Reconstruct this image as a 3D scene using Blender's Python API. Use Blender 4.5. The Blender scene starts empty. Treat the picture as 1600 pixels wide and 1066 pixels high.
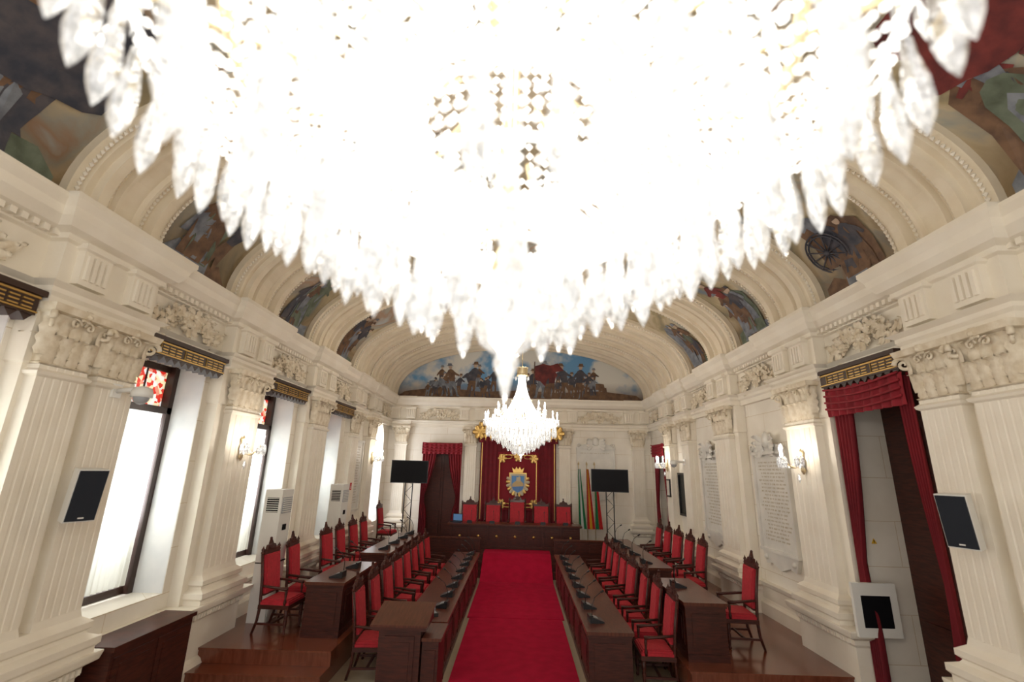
import bpy, math, random, bmesh
from mathutils import Matrix, Vector
random.seed(3)
sc=bpy.context.scene
pi=math.pi
# ------------------------------------------------------------ builder
class B:
    def __init__(s): s.v=[];s.f=[];s.m=[];s.s=[];s.M=Matrix.Identity(4)
    def add(s,vs,fs,m=0,sm=False):
        n=len(s.v); M=s.M
        s.v+=[tuple(M@Vector(p)) for p in vs]
        for f in fs:
            s.f.append(tuple(i+n for i in f)); s.m.append(m); s.s.append(sm)
    def box(s,x0,x1,y0,y1,z0,z1,m=0):
        vs=[(x,y,z) for x in(x0,x1) for y in(y0,y1) for z in(z0,z1)]
        s.add(vs,[(0,1,3,2),(4,6,7,5),(0,4,5,1),(2,3,7,6),(0,2,6,4),(1,5,7,3)],m)
    def lathe(s,prof,seg=12,m=0,o=(0,0,0),sm=True,sx=1,sy=1):
        vs=[];fs=[]
        for r,z in prof:
            for i in range(seg):
                a=2*pi*i/seg; vs.append((o[0]+r*math.cos(a)*sx,o[1]+r*math.sin(a)*sy,o[2]+z))
        for k in range(len(prof)-1):
            for i in range(seg):
                j=(i+1)%seg; fs.append((k*seg+i,k*seg+j,(k+1)*seg+j,(k+1)*seg+i))
        fs.append(tuple(range(seg))); fs.append(tuple((len(prof)-1)*seg+i for i in range(seg)))
        s.add(vs,fs,m,sm)
    def sph(s,c,r,m=0,seg=10,rings=6,sz=1):
        prof=[(max(1e-4,r*math.sin(pi*k/rings)),-r*sz*math.cos(pi*k/rings)) for k in range(rings+1)]
        s.lathe(prof,seg,m,c)
    def octa(s,c,r,h,m=0):
        x,y,z=c
        s.add([(x,y,z+h),(x+r,y,z),(x,y+r,z),(x-r,y,z),(x,y-r,z),(x,y,z-h)],[(0,1,2),(0,2,3),(0,3,4),(0,4,1),(5,2,1),(5,3,2),(5,4,3),(5,1,4)],m)
    def tube(s,pts,r,seg=8,m=0,cap=True):
        pts=[Vector(p) for p in pts]; n=len(pts); vs=[];fs=[]
        rr=r if isinstance(r,(list,tuple)) else [r]*n
        up=Vector((0,0,1))
        for k,p in enumerate(pts):
            t=(pts[min(k+1,n-1)]-pts[max(k-1,0)]).normalized()
            ref=up if abs(t.dot(up))<.95 else Vector((1,0,0))
            a=t.cross(ref).normalized(); b=t.cross(a).normalized()
            if k and a.dot(pa)<0: a=-a;b=-b
            pa=a
            for i in range(seg):
                w=2*pi*i/seg; vs.append(p+(a*math.cos(w)+b*math.sin(w))*rr[k])
        for k in range(n-1):
            for i in range(seg):
                j=(i+1)%seg; fs.append((k*seg+i,k*seg+j,(k+1)*seg+j,(k+1)*seg+i))
        if cap: fs+= [tuple(range(seg)),tuple((n-1)*seg+i for i in range(seg))]
        s.add(vs,fs,m,True)
    def extr(s,poly,ax,a0,a1,m=0,cap=True,closed=True):
        def P(p,a):
            return {'x':(a,p[0],p[1]),'y':(p[0],a,p[1]),'z':(p[0],p[1],a)}[ax]
        n=len(poly); vs=[P(p,a0) for p in poly]+[P(p,a1) for p in poly]
        fs=[(i,(i+1)%n,n+(i+1)%n,n+i) for i in range(n if closed else n-1)]
        if cap and closed: fs+=[tuple(range(n)),tuple(range(n,2*n))]
        s.add(vs,fs,m)
    def mold(s,w,p,prof,m=0,cx=0,y0=0):
        vs=[];fs=[]
        for o,z in prof:
            a=w/2+o; vs+=[(cx-a,y0,z),(cx-a,p+o,z),(cx+a,p+o,z),(cx+a,y0,z)]
        for k in range(len(prof)-1):
            for i in range(3): fs.append((4*k+i,4*k+i+1,4*k+5+i,4*k+4+i))
        k=4*(len(prof)-1); fs+=[(0,1,2,3),(k,k+1,k+2,k+3)]
        s.add(vs,fs,m)
    def drape(s,x0,x1,y,z0,z1,folds,amp,m,fx=None,nz=10):
        nx=folds*6; vs=[];fs=[]
        for j in range(nz+1):
            t=j/nz; z=z1+(z0-z1)*t
            for i in range(nx+1):
                q=i/nx; x=x0+(x1-x0)*q
                if fx: x=fx(q,t,x)
                vs.append((x,y+amp*math.sin(q*folds*2*pi+.6*math.sin(3*t))*(.7+.3*t),z))
        for j in range(nz):
            for i in range(nx):
                a=j*(nx+1)+i; fs.append((a,a+1,a+nx+2,a+nx+1))
        s.add(vs,fs,m,True)
    def leaf(s,base,up,out,L,W,m=0,curl=1,n=10):
        base=Vector(base);up=Vector(up).normalized();out=Vector(out).normalized();side=up.cross(out)
        vs=[];fs=[]
        for k in range(n+1):
            t=k/n
            if t<.62: u=t*1.25; o=.05+.05*math.sin(t/.62*pi/2)
            else:
                a=(t-.62)/.38*2.3; u=.775+.16*math.sin(a); o=.10+.16*(1-math.cos(a))
            env=math.sin(pi*min(1,.22+.78*t))**.6*.95+.08
            w=W*.5*env*(1.12 if k%2 else .78)
            c=base+up*u*L+out*o*L*curl
            vs+=[c-side*w-out*.10*W, c-side*w*.5+out*.07*W, c+out*.02*W, c+side*w*.5+out*.07*W, c+side*w-out*.10*W]
        for k in range(n):
            for i in range(4): fs.append((5*k+i,5*k+i+1,5*k+6+i,5*k+5+i))
        s.add(vs,fs,m,True)
    def mesh(s,name,mats):
        me=bpy.data.meshes.new(name); me.from_pydata(s.v,[],s.f)
        for mt in mats: me.materials.append(mt)
        me.polygons.foreach_set('material_index',s.m)
        bm=bmesh.new(); bm.from_mesh(me); bmesh.ops.recalc_face_normals(bm,faces=bm.faces); bm.to_mesh(me); bm.free()
        me.polygons.foreach_set('use_smooth',s.s)
        me.update(); return me
    def obj(s,name,mats,loc=(0,0,0),rz=0,parent=None):
        return inst(s.mesh(name,mats),name,loc,rz,parent)
def inst(me,name,loc=(0,0,0),rz=0,parent=None,rx=0):
    o=bpy.data.objects.new(name,me); sc.collection.objects.link(o)
    o.location=loc; o.rotation_euler=(rx,0,rz)
    if parent: o.parent=parent
    return o
# ------------------------------------------------------------ materials
def mat(name,col,rough=.6,metal=0,noise=None,bump=0,bscale=30,emit=None,es=0,coat=0,spec=None):
    m=bpy.data.materials.new(name); m.use_nodes=True; nt=m.node_tree; N=nt.nodes; L=nt.links
    b=N['Principled BSDF']; b.inputs['Base Color'].default_value=(*col,1); b.inputs['Roughness'].default_value=rough; b.inputs['Metallic'].default_value=metal
    if coat: b.inputs['Coat Weight'].default_value=coat; b.inputs['Coat Roughness'].default_value=.15
    if spec is not None: b.inputs['Specular IOR Level'].default_value=spec
    if emit: b.inputs['Emission Color'].default_value=(*emit,1); b.inputs['Emission Strength'].default_value=es
    tc=N.new('ShaderNodeTexCoord')
    if noise:
        c2,scale,stretch=noise
        mp=N.new('ShaderNodeMapping'); mp.inputs['Scale'].default_value=stretch; L.new(tc.outputs['Object'],mp.inputs[0])
        n=N.new('ShaderNodeTexNoise'); n.inputs['Scale'].default_value=scale; n.inputs['Detail'].default_value=6; L.new(mp.outputs[0],n.inputs[0])
        r=N.new('ShaderNodeValToRGB'); r.color_ramp.elements[0].position=.35; r.color_ramp.elements[1].position=.65
        r.color_ramp.elements[0].color=(*col,1); r.color_ramp.elements[1].color=(*c2,1); L.new(n.outputs[0],r.inputs[0]); L.new(r.outputs[0],b.inputs['Base Color'])
    if bump:
        n2=N.new('ShaderNodeTexNoise'); n2.inputs['Scale'].default_value=bscale; L.new(tc.outputs['Object'],n2.inputs[0])
        bp=N.new('ShaderNodeBump'); bp.inputs['Strength'].default_value=bump; bp.inputs['Distance'].default_value=.02; L.new(n2.outputs[0],bp.inputs['Height']); L.new(bp.outputs[0],b.inputs['Normal'])
    return m
STONE=mat('cream_stone',(.87,.81,.70),.55,noise=((.83,.76,.64),2.5,(1,1,1)),bump=.06)
RELIEF=mat('relief_stone',(.83,.75,.61),.7,noise=((.66,.56,.41),9,(1,1,1)),bump=.2)
CREAM2=mat('vault_stone',(.80,.71,.56),.6,noise=((.74,.64,.48),3,(1,1,1)))
def joints(name,c1,c2,mort,w,h,ms):
    m=bpy.data.materials.new(name); m.use_nodes=True; nt=m.node_tree;N=nt.nodes;L=nt.links;b=N['Principled BSDF'];b.inputs['Roughness'].default_value=.45
    tc=N.new('ShaderNodeTexCoord'); sp=N.new('ShaderNodeSeparateXYZ'); L.new(tc.outputs['Object'],sp.inputs[0])
    ad=N.new('ShaderNodeMath'); L.new(sp.outputs[0],ad.inputs[0]); L.new(sp.outputs[1],ad.inputs[1])
    cb=N.new('ShaderNodeCombineXYZ'); L.new(ad.outputs[0],cb.inputs[0]); L.new(sp.outputs[2],cb.inputs[1])
    br=N.new('ShaderNodeTexBrick'); L.new(cb.outputs[0],br.inputs[0]); br.inputs['Scale'].default_value=1
    br.inputs['Brick Width'].default_value=w; br.inputs['Row Height'].default_value=h; br.inputs['Mortar Size'].default_value=ms
    br.inputs['Color1'].default_value=(*c1,1);br.inputs['Color2'].default_value=(*c2,1);br.inputs['Mortar'].default_value=(*mort,1)
    n=N.new('ShaderNodeTexNoise'); n.inputs['Scale'].default_value=1.6; n.inputs['Detail'].default_value=8; L.new(tc.outputs['Object'],n.inputs[0])
    r=N.new('ShaderNodeValToRGB'); r.color_ramp.elements[0].color=(.92,.91,.89,1); r.color_ramp.elements[1].color=(1,1,1,1); r.color_ramp.elements[0].position=.35;r.color_ramp.elements[1].position=.6
    L.new(n.outputs[0],r.inputs[0]); mx=N.new('ShaderNodeMixRGB'); mx.blend_type='MULTIPLY'; mx.inputs[0].default_value=1; L.new(br.outputs[0],mx.inputs[1]); L.new(r.outputs[0],mx.inputs[2]); L.new(mx.outputs[0],b.inputs['Base Color'])
    return m
WALL=joints('wall_marble',(.88,.83,.74),(.85,.79,.69),(.62,.50,.34),1.3,.62,.004)
REVEAL=mat('reveal_plaster',(.82,.82,.82),.6,noise=((.70,.72,.74),2,(1,1,1)))
PLAQ=mat('plaque_marble',(.76,.73,.67),.35,noise=((.66,.64,.59),3,(1,1,1)))
INK=mat('engraving',(.45,.38,.26),.6)
WOOD=mat('mahogany',(.075,.018,.011),.4,noise=((.04,.010,.007),6,(1,1,8)),coat=.12,spec=.3)
WOODT=mat('mahogany_top',(.12,.034,.018),.28,noise=((.075,.02,.011),5,(8,1,1)),coat=.12,spec=.3)
PARQ=mat('parquet',(.20,.055,.028),.2,noise=((.14,.036,.016),4,(6,1,1)),coat=.4)
DARKW=mat('window_wood',(.04,.018,.012),.4)
RED=mat('red_velvet',(.48,.016,.03),.75,noise=((.38,.012,.022),20,(1,1,1)),bump=.1)
VAL=mat('valance_velvet',(.30,.010,.022),.8,noise=((.22,.008,.016),6,(1,1,1)))
CURT=mat('curtain_velvet',(.22,.008,.016),.85,noise=((.14,.005,.012),3,(1,1,.3)))
TAP=mat('tapestry_velvet',(.17,.005,.013),.85,noise=((.13,.005,.011),6,(1,1,1)))
CARP=mat('red_carpet',(.40,.007,.036),.95,noise=((.32,.005,.028),5,(1,1,1)),bump=.3,bscale=200,spec=.1)
MARB=joints('floor_marble',(.66,.60,.50),(.60,.54,.46),(.35,.28,.2),.6,.6,.006); MARB.node_tree.nodes['Principled BSDF'].inputs['Roughness'].default_value=.12
GOLD=mat('gilding',(.62,.40,.13),.4,.85)
BRASS=mat('brass',(.75,.62,.38),.3,.8)
WHITEP=mat('white_plastic',(.78,.77,.73),.4)
GREY=mat('grey_plastic',(.35,.36,.38),.5)
BLK=mat('black_plastic',(.012,.012,.014),.35)
SCRN=mat('screen_glass',(.006,.006,.008),.5,spec=.15)
MICS=mat('mic_display',(.3,.34,.38),.3)
SPKG=mat('speaker_grille',(.022,.026,.036),.7,bump=.5,bscale=300,spec=.2)
BRZ=mat('bronze_plaque',(.03,.035,.032),.4,.4,bump=.5,bscale=25)
GRN=mat('flag_green',(.01,.20,.07),.7);YEL=mat('flag_yellow',(.75,.45,.03),.7);FRED=mat('flag_red',(.55,.02,.02),.7);PUR=mat('flag_purple',(.18,.03,.12),.7);WHT=mat('flag_white',(.7,.7,.68),.7)
BLUE=mat('arms_blue',(.12,.3,.6),.6);SAND=mat('arms_sand',(.55,.4,.2),.6);SGRN=mat('arms_green',(.1,.3,.15),.6)
BULB=mat('lamp_bulb',(1,1,1),.3,emit=(1,.94,.84),es=16)
def crystal(name,e0,e1,tr,sc_=28,gc=.6):  # glass that emits by itself, imitating bulb light caught in the crystals
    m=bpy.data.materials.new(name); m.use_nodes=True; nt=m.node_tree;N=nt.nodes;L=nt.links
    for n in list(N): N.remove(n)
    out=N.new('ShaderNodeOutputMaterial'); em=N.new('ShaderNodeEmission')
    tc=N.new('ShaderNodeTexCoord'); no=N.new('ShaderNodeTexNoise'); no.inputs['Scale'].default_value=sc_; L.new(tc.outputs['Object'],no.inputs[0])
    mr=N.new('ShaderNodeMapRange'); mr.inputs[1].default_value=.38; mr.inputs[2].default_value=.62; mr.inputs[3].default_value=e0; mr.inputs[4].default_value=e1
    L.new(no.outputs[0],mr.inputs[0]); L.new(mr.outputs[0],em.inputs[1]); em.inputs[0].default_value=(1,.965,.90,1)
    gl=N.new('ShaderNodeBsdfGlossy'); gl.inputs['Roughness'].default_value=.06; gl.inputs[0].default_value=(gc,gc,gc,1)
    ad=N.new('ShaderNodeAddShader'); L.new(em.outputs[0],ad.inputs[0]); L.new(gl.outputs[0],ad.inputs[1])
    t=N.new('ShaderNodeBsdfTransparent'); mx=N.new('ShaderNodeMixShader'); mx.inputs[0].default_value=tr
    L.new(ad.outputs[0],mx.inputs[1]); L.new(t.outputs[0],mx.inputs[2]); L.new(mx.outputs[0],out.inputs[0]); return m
CRY=crystal('glowing_crystal',.05,.62,.42,34,.6)
BEAD=crystal('glowing_beads',.8,2.4,.2)
FROST=crystal('glowing_finial',.30,.75,.3,40)
def sheer():
    m=bpy.data.materials.new('sheer_curtain'); m.use_nodes=True; nt=m.node_tree;N=nt.nodes;L=nt.links
    for n in list(N): N.remove(n)
    out=N.new('ShaderNodeOutputMaterial'); a=N.new('ShaderNodeBsdfTranslucent'); a.inputs[0].default_value=(.85,.86,.78,1)
    d=N.new('ShaderNodeBsdfDiffuse'); d.inputs[0].default_value=(.80,.80,.70,1); t=N.new('ShaderNodeBsdfTransparent')
    m1=N.new('ShaderNodeMixShader'); m1.inputs[0].default_value=.6; L.new(a.outputs[0],m1.inputs[1]);L.new(d.outputs[0],m1.inputs[2])
    m2=N.new('ShaderNodeMixShader'); m2.inputs[0].default_value=.08; L.new(m1.outputs[0],m2.inputs[1]);L.new(t.outputs[0],m2.inputs[2]); L.new(m2.outputs[0],out.inputs[0]); return m
SHEER=sheer()
def stained():
    m=mat('stained_glass',(.8,.2,.1),.3); nt=m.node_tree;N=nt.nodes;L=nt.links;b=N['Principled BSDF']
    tc=N.new('ShaderNodeTexCoord'); v=N.new('ShaderNodeTexVoronoi'); v.inputs['Scale'].default_value=16; L.new(tc.outputs['Object'],v.inputs[0])
    sp=N.new('ShaderNodeSeparateColor'); L.new(v.outputs['Color'],sp.inputs[0]); r=N.new('ShaderNodeValToRGB'); cr=r.color_ramp; cr.interpolation='CONSTANT'
    cols=[(.9,.9,.85),(.7,.03,.02),(.9,.8,.5),(.85,.9,.9),(.7,.05,.03),(.8,.3,.2)]
    cr.elements[0].color=(*cols[0],1)
    cr.elements[1].position=.2; cr.elements[1].color=(*cols[1],1)
    for i,c in enumerate(cols[2:]): e=cr.elements.new(.36+.16*i); e.color=(*c,1)
    L.new(sp.outputs[0],r.inputs[0]); L.new(r.outputs[0],b.inputs['Base Color']); L.new(r.outputs[0],b.inputs['Emission Color']); b.inputs['Emission Strength'].default_value=.8; return m  # emission in the pane colours stands in for daylight behind them
STG=stained()
def mural(name,cols,scale,seed):
    m=mat(name,(.3,.2,.1),.6); nt=m.node_tree;N=nt.nodes;L=nt.links;b=N['Principled BSDF']
    tc=N.new('ShaderNodeTexCoord'); mp=N.new('ShaderNodeMapping'); mp.inputs['Location'].default_value=(seed,seed*2,seed*.7); L.new(tc.outputs['Object'],mp.inputs[0])
    n=N.new('ShaderNodeTexNoise'); n.inputs['Scale'].default_value=scale; n.inputs['Detail'].default_value=6; n.inputs['Distortion'].default_value=1.0; L.new(mp.outputs[0],n.inputs[0])
    r=N.new('ShaderNodeValToRGB'); cr=r.color_ramp
    ps=[.3+.4*i/(len(cols)-1) for i in range(len(cols))]
    cr.elements[0].position=ps[0]; cr.elements[0].color=(*cols[0],1); cr.elements[1].position=ps[-1]; cr.elements[1].color=(*cols[-1],1)
    for p,c in zip(ps[1:-1],cols[1:-1]): e=cr.elements.new(p); e.color=(*c,1)
    L.new(n.outputs[0],r.inputs[0])
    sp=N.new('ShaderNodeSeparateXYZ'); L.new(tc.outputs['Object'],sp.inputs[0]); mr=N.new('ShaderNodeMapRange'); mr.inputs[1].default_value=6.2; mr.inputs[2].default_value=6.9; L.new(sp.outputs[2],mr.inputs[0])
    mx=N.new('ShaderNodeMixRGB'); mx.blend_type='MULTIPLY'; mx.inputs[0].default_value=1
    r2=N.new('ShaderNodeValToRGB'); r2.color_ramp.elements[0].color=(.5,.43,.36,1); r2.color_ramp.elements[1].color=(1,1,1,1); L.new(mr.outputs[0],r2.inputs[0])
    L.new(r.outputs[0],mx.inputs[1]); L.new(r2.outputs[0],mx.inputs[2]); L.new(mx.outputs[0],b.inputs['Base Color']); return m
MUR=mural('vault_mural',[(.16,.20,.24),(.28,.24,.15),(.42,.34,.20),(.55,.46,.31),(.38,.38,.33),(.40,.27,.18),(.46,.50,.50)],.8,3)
def lunmat():
    m=mat('lunette_mural',(.3,.4,.5),.6); nt=m.node_tree;N=nt.nodes;L=nt.links;b=N['Principled BSDF']
    tc=N.new('ShaderNodeTexCoord'); sp=N.new('ShaderNodeSeparateXYZ'); L.new(tc.outputs['Object'],sp.inputs[0])
    n=N.new('ShaderNodeTexNoise'); n.inputs['Scale'].default_value=.9; n.inputs['Detail'].default_value=7; L.new(tc.outputs['Object'],n.inputs[0])
    r=N.new('ShaderNodeValToRGB'); r.color_ramp.elements[0].position=.44; r.color_ramp.elements[0].color=(.14,.33,.56,1); r.color_ramp.elements[1].position=.56; r.color_ramp.elements[1].color=(.72,.70,.64,1); L.new(n.outputs[0],r.inputs[0])
    mr=N.new('ShaderNodeMapRange'); mr.inputs[1].default_value=5.85; mr.inputs[2].default_value=6.5; L.new(sp.outputs[2],mr.inputs[0])
    mx=N.new('ShaderNodeMixRGB'); mx.inputs[1].default_value=(.20,.15,.12,1); L.new(mr.outputs[0],mx.inputs[0]); L.new(r.outputs[0],mx.inputs[2]); L.new(mx.outputs[0],b.inputs['Base Color']); return m
LUN=lunmat()
FIG=[mat('figure_dark',(.035,.04,.06),.7,noise=((.09,.08,.09),5,(1,1,1))),mat('figure_brown',(.20,.11,.06),.7,noise=((.10,.055,.035),6,(1,1,1))),mat('figure_grey',(.24,.26,.29),.7,noise=((.12,.13,.16),6,(1,1,1))),mat('figure_red',(.22,.035,.03),.7,noise=((.08,.014,.016),4,(1,1,1))),mat('figure_pale',(.50,.37,.27),.7),mat('figure_olive',(.15,.18,.13),.7,noise=((.08,.10,.065),5,(1,1,1)))]
# ------------------------------------------------------------ dims
WX=5.1; YB=18.4; Y0=-1.2; ZC=5.75; H=3.1; HD=.55
RW=pi/2; LW=-pi/2; BW=pi
b=B(); b.box(-WX-.8,WX+.8,Y0,YB+.6,-.15,0); b.obj('floor',[MARB])
b=B(); b.box(-.99,.99,5,11.2,0,.012); b.box(-1.04,1.04,11.15,14.45,0,.018)
b.extr([(14.4,0),(14.4,.018),(15.55,HD+.03),(16.25,HD+.03),(16.25,HD),(15.55,HD),(15.5,0)],'x',-1.04,1.04); b.obj('red_carpet',[CARP])
b=B(); b.box(-WX,WX,15.5,YB,0,HD); 
for s_ in(-1,1):
    x0,x1=sorted((s_*1.05,s_*WX)); b.box(x0,x1,15.2,15.5,0,.37); b.box(x0,x1,14.9,15.2,0,.185)
b.obj('dais_platform',[WOOD])
for sgn,xe,nm,ys in((-1,2.75,'side_platform',7.9),(1,2.5,'side_platform',7.6)):
    b=B(); xs=sorted((sgn*xe,sgn*WX)); b.box(xs[0],xs[1],ys,14.9,0,.37); b.box(xs[0]-.02,xs[1],ys-.02,14.9,.37,.4)
    b.box(xs[0],xs[1],ys-.35,ys,0,.18); b.box(xs[0],xs[1],ys-.37,ys,.18,.2); b.obj(nm,[PARQ])
# ------------------------------------------------------------ walls
def wall(name,side,openings,arch=None,rev=1):
    b=B(); x0,x1=(WX,WX+.7) if side>0 else (-WX-.7,-WX)
    y=Y0
    for (a,c,zs,zh) in openings:
        b.box(x0,x1,y,a,0,ZC+.3)
        if zs>0: b.box(x0,x1,a,c,0,zs)
        b.box(x0,x1,a,c,zh,ZC+.3); y=c
        b.box(x0+.01,x1-.01,a,a+.004,zs,zh,rev); b.box(x0+.01,x1-.01,c-.004,c,zs,zh,rev)
    b.box(x0,x1,y,YB+.6,0,ZC+.3)
    if arch:
        a,c,zs,zh=arch; R=(c-a)/2; cy=(a+c)/2; poly=[(a,zh),(a,zh-R)]+[(cy-R*math.cos(pi*k/16),zh-R+R*math.sin(pi*k/16)*.98) for k in range(1,16)]+[(c,zh-R),(c,zh)]
        b.extr(poly,'x',x0,x1,0)
    b.obj(name,[WALL,REVEAL])
WIN=[(2.75,4.33),(5.82,7.35),(9.0,10.45),(12.2,13.4)]
ZH=4.55
ARC=(16.2,17.8,1.2,4.75)
wall('wall_left',-1,[(a,c,1.25,ZH) for a,c in WIN]+[ARC],ARC)
DR=(5.93,7.42)
wall('wall_right',1,[(DR[0],DR[1],0,ZH),(16.2,17.5,HD,4.0)],rev=0)
b=B(); b.box(-WX-.7,-3.6,YB,YB+.4,0,8.6); b.box(-3.6,-2.25,YB,YB+.4,3.9,8.6); b.box(-2.25,WX+.7,YB,YB+.4,0,8.6); b.obj('wall_back',[WALL])
b=B(); b.box(-3.6,-2.25,YB+.25,YB+.35,HD,3.9,0); b.box(-2.95,-2.9,YB+.22,YB+.25,HD,3.9,0)
for xx in(-3.55,-2.87):
    for z in(.7,1.9,3.0): b.box(xx,xx+.55,YB+.22,YB+.25,z,z+.8,0)
b.obj('door_1',[WOOD])
def run_prof(prof,side,y0,y1):
    b=B(); b.extr([(side*(WX-o),z) for o,z in prof],'y',y0,y1)
    return b
ENT=[(-.1,4.6),(.1,4.6),(.1,4.7),(.14,4.73),(.14,4.79),(.2,4.84),(.07,4.87),(.07,5.32),(.12,5.34),(.12,5.4),(.26,5.44),(.34,5.53),(.36,5.62),(.42,5.69),(.42,5.74),(.2,5.77),(-.1,5.77)]
ti=1
for s_ in(-1,1):
    b=run_prof(ENT,s_,Y0,YB)
    y=Y0
    while y<YB-.1:
        x0,x1=sorted((s_*(WX-.12),s_*(WX-.21))); b.box(x0,x1,y,y+.06,5.36,5.43,0); y+=.11
    b.obj('trim_%d'%ti,[STONE]);ti+=1
    segs=[(Y0,DR[0]),(DR[1],16.2)] if s_>0 else [(Y0,16.2)]
    for a,c in segs:
        run_prof([(-.05,0),(.1,0),(.1,.62),(.06,.66),(.04,.7),(.04,.92),(.1,.96),(.13,1.03),(-.05,1.03)],s_,a,c).obj('baseboard_'+('right' if s_>0 else 'left'),[STONE])
b=B(); b.extr([(YB-o,z) for o,z in ENT],'x',-WX,WX); b.obj('trim_%d'%ti,[STONE]);ti+=1
# ------------------------------------------------------------ pilasters
def capital(b,w,p,zb,h,cx=0,m=1):
    b.mold(w-.02,p-.02,[(0,zb),(.03,zb+.02),(0,zb+.04),(.0,zb+h*.5),(.07,zb+h*.86)],m,cx)
    b.mold(w,p,[(.06,zb+h*.86),(.11,zb+h*.88),(.13,zb+h)],m,cx)
    n=4 if w<.7 else 5
    for i in range(n):
        x=cx-w/2+w*(i+.5)/n; b.leaf((x,p-.02,zb+.02),(0,0,1),(0,1,0),h*.5,w/n*1.1,m,1.3)
    for i in range(n+1):
        x=cx-w/2+w*i/n; dx=.6 if i==n else(-.6 if i==0 else 0)
        b.leaf((x,p-.03,zb+.1),(0,0,1),(dx,1,0),h*.72,w/n*1.1,m,1.15)
    for sx in(-1,1):
        for y in(.35,.75): b.leaf((cx+sx*(w/2-.02),p*y,zb+.03),(0,0,1),(sx,0,0),h*.5,.16,m,1.1)
        b.leaf((cx+sx*(w/2-.02),p*.5,zb+.1),(0,0,1),(sx,0,0),h*.72,.16,m,1)
        d=Vector((sx*.7,.7,0)); c=Vector((cx+sx*(w/2+.04),p+.04,zb+h*.74))
        pts=[c+d*(.01+.10*(1-k/22)*math.cos(.5*k))+Vector((0,0,.10*(1-k/22)*math.sin(.5*k))) for k in range(22)]
        b.tube(pts,[.03*(1-k/34) for k in range(22)],6,m)
        c=Vector((cx+sx*w*.15,p+.06,zb+h*.76))
        pts=[c+Vector((sx*-.06*(1-k/16)*math.cos(.55*k),0.01,.06*(1-k/16)*math.sin(.55*k))) for k in range(15)]
        b.tube(pts,.015,5,m)
    for k in range(6): b.leaf((cx,p+.09,zb+h*.92),(math.cos(k*pi/3),0,math.sin(k*pi/3)),(0,1,0),.08,.06,m,.5,5)
    b.sph((cx,p+.12,zb+h*.92),.03,m,8,6)
BASE=[(.05,1.0),(.14,1.03),(.14,1.1),(.17,1.13),(.17,1.2),(.08,1.24),(.06,1.27),(.1,1.3),(.1,1.36),(.02,1.42),(0,1.5)]
def pil(name,offs,w,bw,p=.3,full=True):
    b=B(); zc=4.0;zt=4.62
    if full:
        b.mold(bw,p-.12,[(.0,1.0),(0,zc),(.03,zc+.02),(.03,zt)],0)
    if len(offs)>1: b.mold(w+offs[-1]-offs[0],p-.002,BASE[:10],0)
    for n_,cx in enumerate(offs):
        p_=p+.004*n_
        if len(offs)==1: b.mold(w,p_,BASE,0,cx)
        else: b.mold(w,p_,[(.02,1.40),(0,1.5)],0,cx)
        n=5; poly=[(cx-w/2,0),(cx-w/2,p_)]; e=w*.07; fw=(w-2*e)/n
        for i in range(n):
            x=cx-w/2+e+fw*i; g=fw*.32
            poly+=[(x+g,p_)]+[(x+fw/2-(fw/2-g)*math.cos(pi*k/5),p_-(fw/2-g)*.4*math.sin(pi*k/5)) for k in range(1,5)]+[(x+fw-g,p_)]
        poly+=[(cx+w/2,p_),(cx+w/2,0)]
        b.extr(poly,'z',1.5,zc,0,cap=False,closed=False)
        b.mold(w,p_,[(0,zc-.12),(.03,zc-.1),(.04,zc-.07),(.0,zc-.04)],0,cx)
        capital(b,w,p_,zc,zt-zc-.003*n_,cx)
    b.mold(bw,p,[(.12,0),(.12,.2),(.09,.26),(.04,.3),(.04,.8),(.07,.84),(.07,.9),(.16,.95),(.18,1.02),(.18,1.04)],0)
    k=-bw/2
    while k<bw/2-.03: b.box(k,k+.035,p+.07,p+.12,.85,.91,0); k+=.07
    b.mold(bw,p-.04,[(0,4.6),(.05,4.62),(.05,4.7),(.08,4.74),(.08,4.79),(.15,4.84),(0,4.87),(0,5.32),(.05,5.34),(.05,5.4),(.14,5.44),(.2,5.53),(.22,5.62),(.27,5.7),(.27,5.76),(.1,5.78)],0)
    cs=offs if len(offs)>1 else [-.3,.3]
    for cx in cs:
        b.mold(w*.66 if len(offs)>1 else .36,p+.05,[(0,4.9),(0,5.28),(.03,5.3),(.03,5.36)],0,cx)
        for j in range(4):
            x=cx-.13+.075*j; b.box(x,x+.045,p+.04,p+.08,4.96,5.24,0)
    return b.mesh(name,[STONE,RELIEF])
P1=pil('pilaster',[0],.84,1.28); P2=pil('pilaster_pair',[-.335,.335],.53,1.3); PS=pil('pilaster_slim',[0],.56,.62,p=.24); PB=pil('pilaster_back',[0],.44,.5,p=.16,full=False)
for s_,rz in((-1,LW),(1,RW)):
    x=s_*WX
    inst(P2,'pilaster',(x,5.06 if s_<0 else 5.04,0),rz); inst(P1,'pilaster',(x,1.5,0),rz)
    for y in(8.13,11.3): inst(P1,'pilaster',(x,y,0),rz)
    for y in(14.0,15.7): inst(PS,'pilaster',(x,y,0),rz)
for x in(-4.55,-1.85,1.75,4.55): inst(PB,'pilaster',(x,YB,0),BW)
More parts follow.
